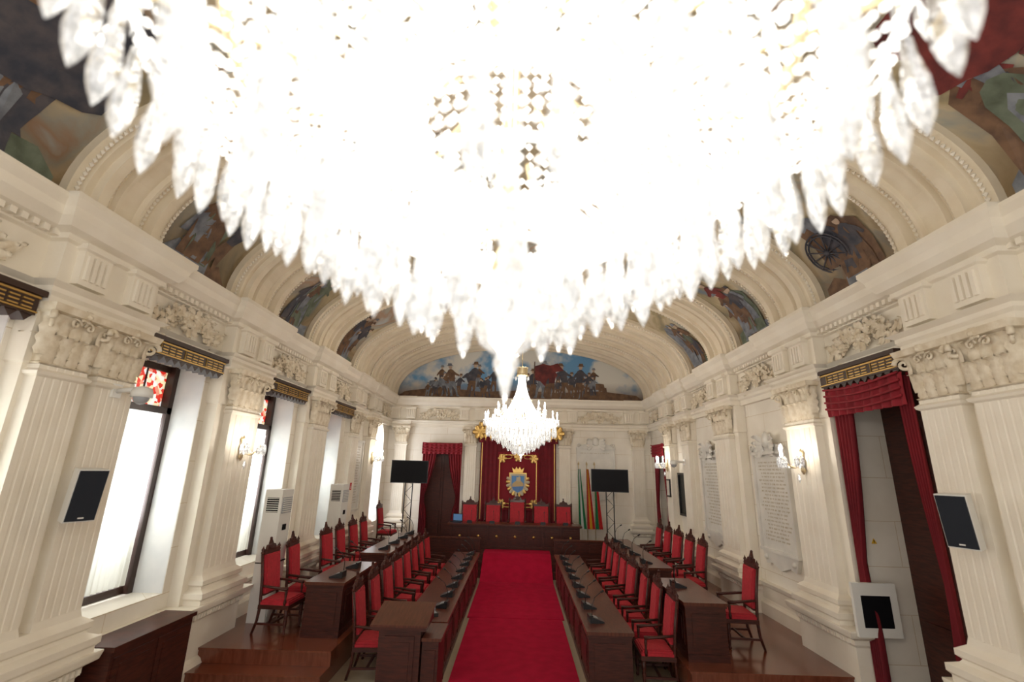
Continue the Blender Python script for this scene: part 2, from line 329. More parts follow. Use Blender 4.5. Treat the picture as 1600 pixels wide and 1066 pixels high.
# ------------------------------------------------------------ frieze reliefs
def relief(name,W,Hh,n=46,seed=1):
    random.seed(seed); b=B()
    for sx in(-1,1):
        for arm in range(3):
            pts=[];a0=[.15,-.5,.9][arm]
            for k in range(14):
                t=k/13; x=sx*(.05+W/2*t*[1,.75,.6][arm]); z=Hh*.22*math.sin(t*5+a0)*(1-.2*t)+[0,-.1,.12][arm]*t
                pts.append(Vector((x,.04,z)))
            b.tube(pts,[.026*(1-k/18) for k in range(14)],6,0)
            for k in range(1,13,1):
                d=(pts[k]-pts[k-1]).normalized(); sd=Vector((-d.z,0,d.x))*(1 if k%2 else -1)
                b.leaf(pts[k]+Vector((0,.01,0)),(d*.6+sd).normalized(),(0,1,0),random.uniform(.11,.19),random.uniform(.07,.11),0,1.1,6)
    for k in range(18):
        a=random.uniform(0,2*pi); r=random.uniform(0,.14); b.sph((r*math.cos(a)*1.3,.06,r*math.sin(a)),random.uniform(.025,.05),0,7,5)
    for k in range(8):
        a=k*pi/4; b.leaf((.08*math.cos(a),.05,.08*math.sin(a)),(math.cos(a),.0,math.sin(a)),(0,1,0),.15,.11,0,.9,6)
    return b.mesh(name,[RELIEF])
R1=relief('frieze_relief',1.35,.5); R2=relief('frieze_relief_b',1.6,.4,seed=5)
for s_,rz in((-1,LW),(1,RW)):
    for y in(3.35,6.6,9.72,12.75,14.85,17.1): inst(R1,'frieze_relief',(s_*(WX-.07),y,5.09),rz)
for x in(-3.1,0,3.1): inst(R2,'frieze_relief',(x,YB-.07,5.09),BW)
# ------------------------------------------------------------ vault
A_=5.06; Bv=2.2; nn=2.25
def vp(t,o=0):
    c=math.cos(pi*t); s=math.sin(pi*t)
    return ((A_-o)*math.copysign(abs(c)**(2/nn),c), ZC+(Bv-o)*abs(s)**(2/nn))
def vstrip(b,prof,m,seg=56):
    n=len(prof); vs=[];fs=[]
    for i in range(seg+1):
        for y,o in prof:
            x,z=vp(i/seg,o); vs.append((x,y,z))
    for i in range(seg):
        for k in range(n-1): fs.append((i*n+k,i*n+k+1,(i+1)*n+k+1,(i+1)*n+k))
    b.add(vs,fs,m)
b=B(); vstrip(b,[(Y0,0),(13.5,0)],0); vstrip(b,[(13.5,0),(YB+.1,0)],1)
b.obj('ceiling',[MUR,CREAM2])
def rib(yc,hw):
    b=B(); q=hw/.66
    pr=[(-.66,-.05),(-.66,.1),(-.56,.12),(-.54,.16),(-.46,.16),(-.44,.24),(-.32,.24),(-.30,.13),(-.2,.13),(-.18,.19),(-.14,.19),(-.12,.13)]
    pr=[(yc+y*q,o) for y,o in pr]; pr2=[(2*yc-y,o) for y,o in reversed(pr)]
    vstrip(b,pr+pr2,0)
    N=120
    for e in(-.6,-.25,.25,.6):
        for i in range(2,N-1):
            x,z=vp(i/N,.14); b.octa((x,yc+e*q,z),.032,.034,1)
    return b.obj('vault_rib',[CREAM2,STONE])
for yc,hw in((1.9,.7),(5.02,.68),(8.1,.78),(11.15,.8),(14.1,.7),(15.5,.6),(16.8,.6),(17.85,.42)): rib(yc,hw)
TB=[0]; 
for i in range(1,401):
    x0_,z0_=vp((i-1)/400);x1_,z1_=vp(i/400); TB.append(TB[-1]+math.hypot(x1_-x0_,z1_-z0_))
def onv(side,y,v,o=.012):
    v=max(0,v); i=0
    while i<399 and TB[i+1]<v: i+=1
    t=(i+(v-TB[i])/(TB[i+1]-TB[i]))/400
    x,z=vp(t,o); return (x*side,y,z)
HUM=[[(-.12,.7),(-.17,.95),(-.2,1.2),(-.16,1.38),(-.05,1.46),(.05,1.46),(.16,1.38),(.2,1.22),(.16,.95),(.12,.7)],
     [(-.16,.8),(-.2,.45),(-.2,.1),(-.27,0),(-.1,0),(-.08,.4),(0,.6),(.08,.4),(.1,0),(.27,0),(.19,.1),(.19,.45),(.15,.8)],
     [(.1*math.cos(a*pi/4),1.58+.12*math.sin(a*pi/4)) for a in range(8)],
     [(.12,1.4),(.28,1.25),(.42,1.17),(.4,1.08),(.26,1.12),(.1,1.2)],[(-.12,1.4),(-.28,1.2),(-.38,.98),(-.3,.93),(-.2,1.08),(-.08,1.2)]]
HAT=[(-.2,1.63),(.2,1.63),(.12,1.67),(.09,1.78),(-.09,1.78),(-.12,1.67)]
ROBE=[(-.1,1.45),(-.24,1.2),(-.26,.8),(-.34,.4),(-.42,0),(-.1,.06),(.1,0),(.36,.03),(.3,.5),(.22,.8),(.22,1.25),(.1,1.45)]
HORSE=[(-.75,.75),(-.7,.98),(-.4,1.02),(.2,1.0),(.45,1.2),(.62,1.45),(.72,1.42),(.98,1.18),(.94,1.1),(.72,1.15),(.62,.9),(.5,.7),(.52,0),(.42,0),(.36,.6),(.3,.62),(.18,0),(.1,.02),(.2,.6),(-.35,.6),(-.45,0),(-.55,0),(-.5,.55),(-.62,.5),(-.72,0),(-.8,.02),(-.72,.5),(-.9,.35),(-.86,.75)]
vf=B()
def vpoly(side,y,v,s,ps,m,lean=0,o=.012,lim=None):
    cu=sum(p[0] for p in ps)/len(ps); cv=sum(p[1] for p in ps)/len(ps)
    P=[]
    n=len(ps)
    for i in range(n):
        a=ps[i];c=ps[(i+1)%n]
        for k in range(2): P.append((a[0]+(c[0]-a[0])*k/2,a[1]+(c[1]-a[1])*k/2))
    R_=[P,[((p[0]+cu)/2,(p[1]+cv)/2) for p in P]]
    def Y(p):
        yy=y+(p[0]+lean*p[1])*s
        return max(lim[0],min(lim[1],yy)) if lim else yy
    vs=[onv(side,Y(p),v+p[1]*s,o) for r in R_ for p in r]+[onv(side,Y((cu,cv)),v+cv*s,o)]
    n=len(P); fs=[(i,(i+1)%n,n+(i+1)%n,n+i) for i in range(n)]+[(n+i,n+(i+1)%n,2*n) for i in range(n)]
    vf.add(vs,fs,m)
random.seed(21)
for side in(-1,1):
    for (ya,yb) in((2.7,4.25),(5.8,7.2),(9.0,10.25),(12.05,13.3)):
        for k in range(3):
            y=ya+(yb-ya)*(k+.5)/3; s=(yb-ya)/6
            vpoly(side,y,.0,1,[(-s*1.0,0),(s*1.0,0),(s*1.0,random.uniform(.2,.45)),(0,random.uniform(.3,.55)),(-s*1.0,random.uniform(.2,.45))],random.choice([5,1,2]),0,.01,(ya,yb))
        for k in range(2):
            y=random.uniform(ya+.35,yb-.35); h=random.uniform(.7,1.3); w=.25
            vpoly(side,y,.3,1,[(-w,0),(w,0),(w,h),(0,h+.2),(-w,h)],random.choice([2,5,1]),0,.012,(ya,yb))
            vpoly(side,y,.35,1,[(-.1,0),(.1,0),(.1,.35),(0,.48),(-.1,.35)],0,0,.014,(ya,yb))
        for k in range(5):
            y=random.uniform(ya+.35,yb-.35); v=random.uniform(.1,.8); s=random.uniform(.5,.7); le=random.uniform(-.25,.25); mm=random.choice([0,0,1,2,3,5,1])
            if k%2: vpoly(side,y,v,s,ROBE,mm,le,.018+.002*k,(ya,yb))
            for j,ps in enumerate(HUM):
                if k%2 and j==1: continue
                vpoly(side,y,v,s,ps,[mm,(mm+1)%3,4,mm,mm][j],le,.02+.002*k+.0004*j,(ya,yb))
            vpoly(side,y,v,s,HAT,(mm+1)%3,le,.0225+.002*k,(ya,yb))
BIG=[(-.75,-.1),(-.5,-.22),(-.2,-.25),(.1,-.2),(.3,-.1),(.6,-.02),(.75,.1),(.72,.3),(.6,.45),(.42,.5),(.35,.6),(.42,.8),(.4,1.0),(.3,1.18),(.15,1.3),(-.15,1.3),(-.32,1.18),(-.4,1.0),(-.42,.8),(-.35,.55),(-.55,.48),(-.7,.35)]
L1=(2.65,4.28)
vpoly(-1,3.5,1.0,.9,BIG,0,0,.04,L1); vpoly(-1,3.5,1.75,.42,HUM[2],4,0,.042,L1) 
vpoly(1,3.6,1.5,.75,BIG,3,0,.04,L1); vpoly(1,3.6,2.0,.4,HUM[2],4,0,.042,L1)
for y,v in((3.3,.4),(3.75,.5)):
    vpoly(1,y,v,1,[(-.2,0),(-.2,.6),(-.12,.75),(0,.8),(.12,.75),(.2,.6),(.2,0)],5,0,.03); vpoly(1,y,v,1,[(-.1,0),(-.1,.45),(0,.58),(.1,.45),(.1,0)],2,0,.032)
vf.obj('vault_mural_figures',FIG)
b=B(); pts=[vp(i/40,.02) for i in range(41)]
b.extr([(x,z) for x,z in pts],'y',YB-.03,YB+.02,0)
fg=B()
def flat(x,z,s,ps,m,yy,lean=0,fl=1):
    y=YB-.04-yy; fg.extr([(x+(fl*px+lean*pz)*s,z+pz*s) for px,pz in ps],'y',y,y-.002,m)
def figure(x,z,s,m,lean=0,yy=0):
    for j,ps in enumerate(HUM): flat(x,z,s,ps,[m,(m+1)%3,4,m,m][j],yy+.0003*j,lean)
    flat(x,z,s,HAT,(m+1)%3,yy+.0018,lean)
random.seed(11)
# rolling ground, horses and crowd
fg.extr([(-4.9,5.78),(4.9,5.78),(4.6,6.0),(3.2,6.15),(1.5,6.05),(0,6.12),(-1.6,6.03),(-3.2,6.2),(-4.6,6.0)],'y',YB-.035,YB-.038,1)
for x,s,m_,f_ in((-3.2,.62,2,1),(-1.7,.66,0,-1),(2.9,.62,1,-1),(1.5,.6,2,1)):
    flat(x,5.83,s,HORSE,m_,.0005,0,f_); figure(x,6.15,s*.85,random.choice([0,1]),.05,.003)
for k in range(34):
    x=random.choice([random.uniform(-3.9,-1.0),random.uniform(.3,3.9)]); lim=(1-abs(x)/5.6)
    figure(x,5.8+random.uniform(0,.2),random.uniform(.42,.62)*(.5+.6*lim),random.choice([0,0,1,2]),random.uniform(-.3,.3),.006+.001*(k%12))
for x,m_,l_,s_ in((.75,1,.15,.85),(1.9,0,-.2,.8),(2.3,0,.1,.8),(-2.0,0,.15,.8),(-2.6,1,-.2,.75),(1.2,3,.1,.75)): figure(x,5.83,s_,m_,l_,.019)
fg.extr([(.55,7.1),(.9,7.22),(1.2,7.15),(1.5,7.25),(1.75,6.95),(1.45,6.9),(1.2,6.75),(1.05,6.5),(1.0,6.3),(.8,6.5),(.6,6.55)],'y',YB-.064,YB-.068,3)
fg.extr([(.5,6.2),(.54,6.2),(.6,7.3),(.56,7.3)],'y',YB-.066,YB-.070,1)
b.obj('lunette_mural',[LUN]); fg.obj('lunette_mural_figures',FIG)
b=B(); vstrip(b,[(YB-.02,.0),(YB-.08,.03),(YB-.08,.08),(YB-.2,.08),(YB-.2,.14),(YB-.3,.14)],0); b.obj('trim_%d'%ti,[CREAM2]);ti+=1
b=B(); c=Vector(onv(1,6.75,.8,.05)); c2=Vector(onv(1,6.75,1.1,.05)); e1=Vector((0,1,0)); e2=(c2-c).normalized()
R=.36
for rr in(R,R*.86): b.tube([c+(e1*math.cos(a*pi/12)+e2*math.sin(a*pi/12))*rr for a in range(25)],.015,5,0)
for k in range(12):
    d=e1*math.cos(k*pi/6)+e2*math.sin(k*pi/6); b.tube([c,c+d*R],.012,5,0)
b.sph(c,.05,0); b.obj('vault_mural_wheel',[FIG[0]])
# ------------------------------------------------------------ pelmets, windows, doors
def pelmet(name,w):
    b=B(); b.M=Matrix.Translation((0,.06,.2)); b.box(-w/2,w/2,-.06,.2,4.26,4.5,0); b.box(-w/2-.03,w/2+.03,-.06,.24,4.46,4.52,0); b.box(-w/2,w/2,.2,.215,4.43,4.45,1); b.box(-w/2,w/2,.2,.215,4.28,4.295,1)
    k=-w/2+.06; i=0
    while k<w/2-.2:
        b.box(k,k+.1,.2,.212,4.39,4.405,1); b.box(k,k+.1,.2,.212,4.35,4.365,1); b.box(k,k+.1,.2,.212,4.31,4.325,1)
        if i%3==2: k+=.08; b.box(k+.05,k+.055,.2,.215,4.3,4.42,1)
        k+=.13;i+=1
    n=int(w/.14)
    for i in range(n):
        x=-w/2+w*i/n; e=w/n; b.extr([(x,4.27),(x+e*.5,4.19),(x+e,4.27)],'y',.05,.18,0)
    return b.mesh(name,[DARKW,GOLD])
def window(y0,y1,idx,arched=False,zt=ZH,zs=1.25):
    w=y1-y0; cy=(y0+y1)/2
    root=bpy.data.objects.new('window_%d'%idx,None); sc.collection.objects.link(root); root.location=(-WX,cy,0); root.rotation_euler=(0,0,LW)
    b=B(); h=w/2
    b.box(-h,h,-.62,-.52,zs,zs+.1); b.box(-h,h,-.62,-.52,zt-.1,zt)
    for x in(-h,h-.1): b.box(x,x+.1,-.62,-.44,zs,zt)
    b.box(-.04,.04,-.61,-.53,zs,zt-.5)
    if not arched:
        b.box(-h,h,-.62,-.44,3.80,3.9); b.box(-h+.1,h-.1,-.575,-.565,3.9,zt-.1,1)
        for x in(-.25,.25): b.box(x-.012,x+.012,-.6,-.55,3.9,zt-.1)
    else:
        b.box(-h,h,-.62,-.5,3.3,3.4)
    b.obj('frame',[DARKW,STG],parent=root)
    if not arched:
        b=B(); b.drape(-h+.12,h-.2,-.49,zs+.12,3.8,13,.02,0); b.obj('sheer_curtain',[SHEER],parent=root)
    L=bpy.data.lights.new('daylight','AREA'); L.shape='RECTANGLE'; L.size=w; L.size_y=zt-zs; L.energy=215*(w/1.4); L.color=(.93,.96,1)
    o=bpy.data.objects.new('daylight',L); sc.collection.objects.link(o); o.location=(-WX-.95,cy,(zs+zt)/2)
    o.rotation_euler=Vector((1,0,0)).to_track_quat('-Z','Z').to_euler()
    if not arched: inst(PEL[0],'window_pelmet',(-WX,cy,0),LW)
PEL=[pelmet('window_pelmet',1.56)]
for i,(a,c) in enumerate(WIN): window(a,c,i+1)
window(ARC[0],ARC[1],5,True,ARC[3],ARC[2])
def curtains(b,w,zb,zt,m=0,y=.12,wl=.36,wr=.36):
    def fl(q,t,x):
        k=.25+.75*abs(math.cos(min(1,t*1.35)*pi*.62)); return -w/2+(w*wl)*q*k
    def fr(q,t,x):
        k=.25+.75*abs(math.cos(min(1,t*1.35)*pi*.62)); return w/2-(w*wr)*q*k
    b.drape(0,1,y,zb,zt,5,.045,m,fl,14); b.drape(0,1,y,zb,zt,5,.045,m,fr,14)
    b.drape(-w/2-.02,w/2+.02,y+.1,zt-.42,zt,9,.03,m+1,None,5)
    for k in range(4):
        pts=[(-w/2+w*j/12,y+.14,zt-.1*k-.05*math.sin(pi*j/12)) for j in range(13)]; b.tube(pts,.018,5,m+1)
def reddoor(y,w,zb,zt,idx):
    root=bpy.data.objects.new('door_%d'%idx,None); sc.collection.objects.link(root); root.location=(WX,y,0); root.rotation_euler=(0,0,RW)
    b=B(); b.box(-w/2,w/2,-.66,-.58,zb,zt,0)
    for x0 in(-w/2+.1,.06):
        for z0,z1 in((.2,1.2),(1.35,2.7),(2.85,3.8)): 
            if z1+zb<zt: b.box(x0,x0+w/2-.17,-.58,-.555,zb+z0,zb+z1,0)
    b.box(-w/2+.01,-w/2+.06,-.56,.02,zb,zt-.3,0)
    b.obj('leaves',[WOOD],parent=root)
reddoor((DR[0]+DR[1])/2,DR[1]-DR[0],0,ZH,2); reddoor(16.85,1.3,HD,4.0,3)
b=B(); curtains(b,1.5,.05,4.42,wl=.16,wr=.26); b.obj('door_curtain',[CURT,VAL],(WX,(DR[0]+DR[1])/2,0),RW)
inst(PEL[0],'door_pelmet',(WX,(DR[0]+DR[1])/2,0),RW)
b=B(); curtains(b,1.4,HD+.05,4.05); b.obj('door_curtain',[CURT,VAL],(WX,16.85,0),RW)
b=B(); curtains(b,1.5,HD+.05,4.0); b.obj('door_curtain',[CURT,VAL],(-2.93,YB,0),BW)
# ------------------------------------------------------------ plaques
def plaque(name,w,z0,z1,rows,m0=PLAQ,orn=True):
    b=B(); b.box(-w/2,w/2,0,.05,z0,z1,0); 
    for s in(-1,1): b.box(s*w/2-.03,s*w/2+.03,0,.09,z0,z1,0)
    b.box(-w/2-.05,w/2+.05,0,.1,z0-.06,z0,0); b.box(-w/2-.05,w/2+.05,0,.1,z1,z1+.06,0)
    if orn:
        poly=[(-w/2,z1+.05)]+[(-w/2*math.cos(pi*k/12),z1+.06+.16*math.sin(pi*k/12)) for k in range(1,12)]+[(w/2,z1+.05)]
        b.extr(poly,'y',0,.08,0)
        b.lathe([(.02,0),(.12,.05),(.15,.16),(.1,.28),(.02,.34)],12,0,(0,.08,z1+.12),sy=.4)
        for s in(-1,1):
            for k in range(4): b.leaf((s*.12,.08,z1+.24-.04*k),(s,0,.6-.45*k),(0,1,0),.26,.14,0,1.4)
            b.tube([(s*(w/2-.05-.09*(1-k/14)*math.cos(.6*k)),.1,z1+.12+.09*(1-k/14)*math.sin(.6*k)) for k in range(13)],.02,5,0)
        poly=[(-w/2,z0-.06),(-w/2+.1,z0-.3),(-w/4,z0-.26),(0,z0-.36),(w/4,z0-.26),(w/2-.1,z0-.3),(w/2,z0-.06)]
        b.extr(poly,'y',0,.07,0)
        for s in(-1,1): b.sph((s*(w/2-.14),.07,z0-.17),.055,0)
    random.seed(int(w*100+rows))
    for r in range(rows):
        z=z1-.14-(z1-z0-.26)*r/rows; x=-w/2+.11+random.uniform(0,.16); xe=w/2-.11-random.uniform(0,.22)
        while x<xe:
            l=random.choice([2,3,4,5,6])
            for q in range(l):
                if x>=xe: break
                hh=random.choice([.03,.03,.026,.034]); b.box(x,x+.009,.05,.0515,z-hh,z,1)
                if random.random()<.6: b.box(x+.009,x+.017,.05,.0515,z-random.choice([.004,.018,hh]),z-random.choice([0,.0,.012]),1)
                x+=.024
            x+=.03
    return b.mesh(name,[m0,INK])
inst(plaque('wall_plaque',1.25,1.7,3.5,22),'wall_plaque',(WX,9.72,0),RW)
inst(plaque('wall_plaque',1.15,1.7,3.5,20),'wall_plaque',(WX,12.7,0),RW)
inst(plaque('wall_plaque',1.2,2.9,4.2,10),'wall_plaque',(WX-.02,3.45,0),RW)
inst(plaque('wall_plaque',.9,1.8,3.8,22,orn=False),'wall_plaque',(-WX,14.85,0),LW)
inst(plaque('wall_plaque',1.4,2.35,3.9,1),'wall_plaque',(2.95,YB,0),BW)
b=B(); b.box(-.42,.42,0,.06,1.85,3.1,0); 
for a_ in((-.42,-.36,1.85,3.1),(.36,.42,1.85,3.1),(-.42,.42,1.85,1.91),(-.42,.42,3.04,3.1)): b.box(a_[0],a_[1],.05,.1,a_[2],a_[3],1)
b.obj('bronze_plaque',[BRZ,BLK],(WX,14.85,0),RW)
b=B(); b.box(-.16,.16,0,.04,2.35,2.9,0); b.box(-.12,.12,.04,.045,2.4,2.85,1); b.obj('framed_picture',[BLK,PLAQ],(WX-.24,15.7,0),RW)
# ------------------------------------------------------------ tapestry + arms
b=B()
def bk(x0,x1,z0,z1,d,m): b.box(x0,x1,-d-.03,-d,z0,z1,m)
b.drape(-1.55,1.5,-.2,1.1,4.3,18,.012,0,None,4)
bk(-.85,.8,1.55,3.75,.24,2)
for x0,x1,z0,z1 in((-.78,.73,3.62,3.65),(-.78,.73,1.65,1.68),(-.78,-.75,1.65,3.65),(.7,.73,1.65,3.65),(-1.5,-1.47,1.2,4.1),(1.42,1.45,1.2,4.1)): bk(x0,x1,z0,z1,.27,1)
for sx,sz in((-.66,1.78),(.61,1.78),(-.66,3.5),(.61,3.5),(-.02,3.55),(-.02,1.75)):
    for k in range(6):
        a=k*pi/3; b.leaf((sx,-.3,sz),(math.cos(a),0,math.sin(a)),(0,-1,0),.19,.12,1,.4)
for sx in(-.42,.37):
    for sz in(1.72,3.56): b.tube([(sx+.16*math.cos(a*pi/6),-.31,sz+.07*math.sin(a*pi/6)) for a in range(13)],.018,5,1)
b.box(-1.65,1.6,-.5,0,4.42,4.55,1); b.box(-1.7,1.65,-.56,0,4.55,4.62,1); b.drape(-1.62,1.57,-.46,4.1,4.45,16,.02,0,None,3)
for k in range(16):
    x=-1.55+3.05*k/15
    b.leaf((x,-.5,4.6),(0,0,1),(0,-1,0),.32 if k%5==0 else .2,.2,1,.5)
    b.extr([(x-.09,4.42),(x,4.22),(x+.09,4.42)],'y',-.5,-.49,1)
    b.sph((x,-.5,4.2),.03,1,6,4)
for sx in(-1.6,1.55):
    for a in range(6): b.leaf((sx,-.52,4.5),(math.cos(a*pi/3),0,math.sin(a*pi/3)),(0,-1,0),.3,.2,1,.5)
b.M=Matrix.Translation((0,0,2.55))@Matrix.Diagonal((.86,1,.86,1))@Matrix.Translation((0,0,-2.55))
cx,cz=-.02,2.55
def sh(s): return [(cx-.36*s,cz+.42*s),(cx+.36*s,cz+.42*s),(cx+.36*s,cz-.1*s),(cx+.28*s,cz-.34*s),(cx,cz-.52*s),(cx-.28*s,cz-.34*s),(cx-.36*s,cz-.1*s)]
b.extr(sh(1.12),'y',-.3,-.31,1); b.extr(sh(1.02),'y',-.31,-.32,7); b.extr(sh(.80),'y',-.32,-.33,3)
b.extr([(cx-.26,cz-.02),(cx-.1,cz+.1),(cx+.05,cz+.22),(cx+.2,cz+.05),(cx+.26,cz),(cx+.26,cz-.12),(cx-.26,cz-.15)],'y',-.33,-.335,4)
b.extr([(cx-.07,cz+.1),(cx-.07,cz+.3),(cx,cz+.26),(cx+.05,cz+.32),(cx+.12,cz+.28),(cx+.12,cz+.08)],'y',-.335,-.34,7)
b.extr([(cx-.26,cz-.15),(cx+.26,cz-.12),(cx+.2,cz-.28),(cx,cz-.38),(cx-.2,cz-.28)],'y',-.33,-.335,6)
b.extr([(cx-.22,cz+.48),(cx-.28,cz+.7),(cx-.15,cz+.6),(cx-.08,cz+.74),(cx,cz+.62),(cx+.08,cz+.74),(cx+.15,cz+.6),(cx+.28,cz+.7),(cx+.22,cz+.48)],'y',-.31,-.34,1)
for k in range(14):
    a=-.3+k*(pi+.6)/13+pi; b.leaf((cx+.36*math.cos(a),-.31,cz+.05+.44*math.sin(a)),(math.cos(a),0,math.sin(a)),(0,-1,0),.2,.13,1 if k%2 else 7,.5)
b.M=Matrix.Identity(4)
o=b.obj('heraldic_tapestry',[TAP,GOLD,mat('tapestry_panel',(.22,.006,.015),.85),BLUE,SAND,SGRN,mat('arms_sea',(.10,.22,.50),.6),mat('arms_ivory',(.55,.48,.34),.6)],(0,YB,.17)); o.scale=(.94,.94,.945)
# ------------------------------------------------------------ chairs
def chair():
    b=B()
    b.box(-.29,.29,-.24,.28,.38,.44,0)
    for (i,z0,z1) in((0,.44,.48),(.015,.48,.505),(.04,.505,.52)): b.box(-.275+i,.275-i,-.22+i,.27-i,z0,z1,1)
    for x in(-.255,.255):
        b.lathe([(.018,0),(.03,.02),(.018,.05),(.022,.1),(.032,.2),(.024,.24),(.034,.27),(.034,.38)],10,0,(x,.24,0))
        b.tube([(x,-.3,0),(x,-.24,.2),(x,-.22,.42),(x,-.25,.8),(x,-.31,1.2)],[.02,.023,.026,.024,.022],8,0)
        b.lathe([(.022,0),(.034,.02),(.02,.045),(.03,.07),(.012,.1),(.002,.13)],8,0,(x,-.31,1.2))
        b.tube([(x,-.25,.72),(x*1.08,-.1,.71),(x*1.1,.1,.69),(x*1.08,.22,.68)],[.018,.022,.024,.03],8,0)
        b.lathe([(.02,0),(.026,.05),(.015,.1),(.024,.18),(.018,.25)],8,0,(x*1.06,.2,.44))
        b.box(x-.015,x+.015,-.25,.24,.14,.17,0)
    b.box(-.25,.25,-.02,.01,.14,.17,0)
    M=b.M.copy(); b.M=Matrix.Translation((0,-.215,.56))@Matrix.Rotation(math.radians(8),4,'X')
    b.box(-.235,.235,-.03,.03,0,.03,0); b.box(-.225,.225,-.035,.045,.03,.63,1); b.box(-.2,.2,.045,.058,.06,.6,1); b.box(-.2,.2,-.045,-.035,.06,.6,1)
    b.box(-.24,.24,-.03,.03,.63,.67,0)
    poly=[(-.24,.66),(-.22,.72),(-.15,.70),(-.11,.77),(-.05,.78),(0,.86),(.05,.78),(.11,.77),(.15,.70),(.22,.72),(.24,.66)]
    b.extr(poly,'y',-.022,.022,0)
    b.sph((0,0,.87),.025,0,8,5)
    for k in range(5): 
        a=pi*(k+.5)/5; b.leaf((0,.02,.70),(math.cos(a),0,math.sin(a)),(0,1,0),.1,.06,0,.4,5)
    b.M=M
    return b.mesh('armchair',[WOOD,RED])
CH=chair()
def putc(x,y,z,rz):
    return inst(CH,'armchair',(x,y,z),rz+random.uniform(-.08,.08))
random.seed(8)
for k in range(8):
    y=8.25+.8*k
    putc(2.18 if k<3 else 2.14,y,0,pi/2); putc(-2.24,y,0,-pi/2)
putc(3.7,8.75,.4,pi/2)
for y in(10.95,11.7,12.5,13.3,14.1): putc(3.72,y,.4,pi/2)
for y in(8.75,9.6): putc(-4.0,y,.4,-pi/2)
for y in(11.15,12.0,12.9,13.75): putc(-4.0,y,.4,-pi/2)
for x in(-1.7,-.87,-.02,.83,1.62):
    c=inst(CH,'armchair',(x,17.2,HD),pi); c.scale=(1.1,1.05,1.08 if x!=-.02 else 1.18)
putc(-4.3,16.3,HD,-pi/2)
# ------------------------------------------------------------ desks
def desk(name,x0,x1,y0,y1,zb,h,face):
    b=B(); z=zb+h
    b.box(x0,x1,y0,y1,z-.045,z,1); b.box(x0+.015,x1-.015,y0+.015,y1-.015,z-.075,z-.045,0)
    xa,xb=(x0+.05,x0+.42) if face<0 else (x1-.42,x1-.05)
    b.box(xa,xb,y0+.06,y1-.05,zb+.08,z-.075,0)
    b.box(xa-.015,xb+.015,y0+.065,y1-.035,zb,zb+.09,0)
    xf=xa if face<0 else xb; n=max(1,round((y1-y0)/.9)); s=(y1-y0-.1)/n
    for i in range(n):
        ya=y0+.05+s*i
        x_1,x_2=(xf-.018,xf) if face<0 else (xf,xf+.018)
        b.box(x_1,x_2,ya,ya+.07,zb+.09,z-.08,0); 
        b.box(x_1,x_2,ya+.14,ya+s-.07,zb+.18,z-.17,0); b.box(x_1-.008,x_2+.008,ya+.2,ya+s-.13,zb+.25,z-.24,0)
    b.box(x0+.03,x1-.03,y0+.04,y0+.1,zb,z-.076,0)
    b.box(x0+.025,x1-.025,y0+.025,y0+.04,zb,zb+.1,0); b.box(x0+.12,x1-.12,y0+.028,y0+.04,zb+.18,z-.16,0)
    lx=(x1-.1,x1-.03) if face<0 else (x0+.03,x0+.1)
    for i in range(1,n+1):
        ya=min(max(y0+.05+s*i,y0+.05),y1-.12); b.box(lx[0],lx[1],ya,ya+.06,zb,z-.077,0)
    b.obj(name,[WOOD,WOODT])
desk('council_desk',1.06,1.77,7.84,14.35,0,.78,-1)
desk('council_desk',-1.77,-1.06,8.1,14.35,0,.78,1)
desk('council_desk',2.55,3.22,7.9,9.6,.4,.8,-1)
desk('council_desk',2.55,3.22,10.5,14.6,.4,.8,-1)
desk('council_desk',-3.5,-2.83,8.4,10.2,.4,.82,1)
desk('council_desk',-3.5,-2.83,11.2,14.6,.4,.82,1)
b=B(); zt=1.33
b.box(-2.32,2.12,16.3,17.0,zt-.05,zt,1); b.box(-2.25,2.05,16.37,16.7,HD,zt-.05,0); b.box(-2.28,2.08,16.34,16.72,HD,HD+.1,0)
for k in range(7):
    x=-2.22+4.24*k/7; b.box(x,x+.06,16.34,16.37,HD+.1,zt-.07,0); b.box(x+.1,x+.56,16.35,16.37,HD+.18,zt-.14,0); b.box(x+.15,x+.51,16.34,16.35,HD+.24,zt-.2,0)
    b.sph((x+.33,16.34,.95),.05,2,8,5)
for x in(-2.27,2.0): b.box(x,x+.06,16.9,16.96,HD,zt-.05,0)
b.obj('presiding_table',[WOOD,WOODT,GOLD])
for x0,x1 in((-3.2,-1.15),(1.15,3.2)):
    b=B(); b.box(x0,x1,15.56,15.62,HD,HD+.42,0); b.box(x0-.03,x1+.03,15.53,15.65,HD+.42,HD+.46,1)
    n=4
    for i in range(n):
        a=x0+(x1-x0)*i/n; b.box(a+.06,a+(x1-x0)/n-.06,15.545,15.56,HD+.08,HD+.36,0)
    b.obj('dais_front_panel',[WOOD,WOODT])
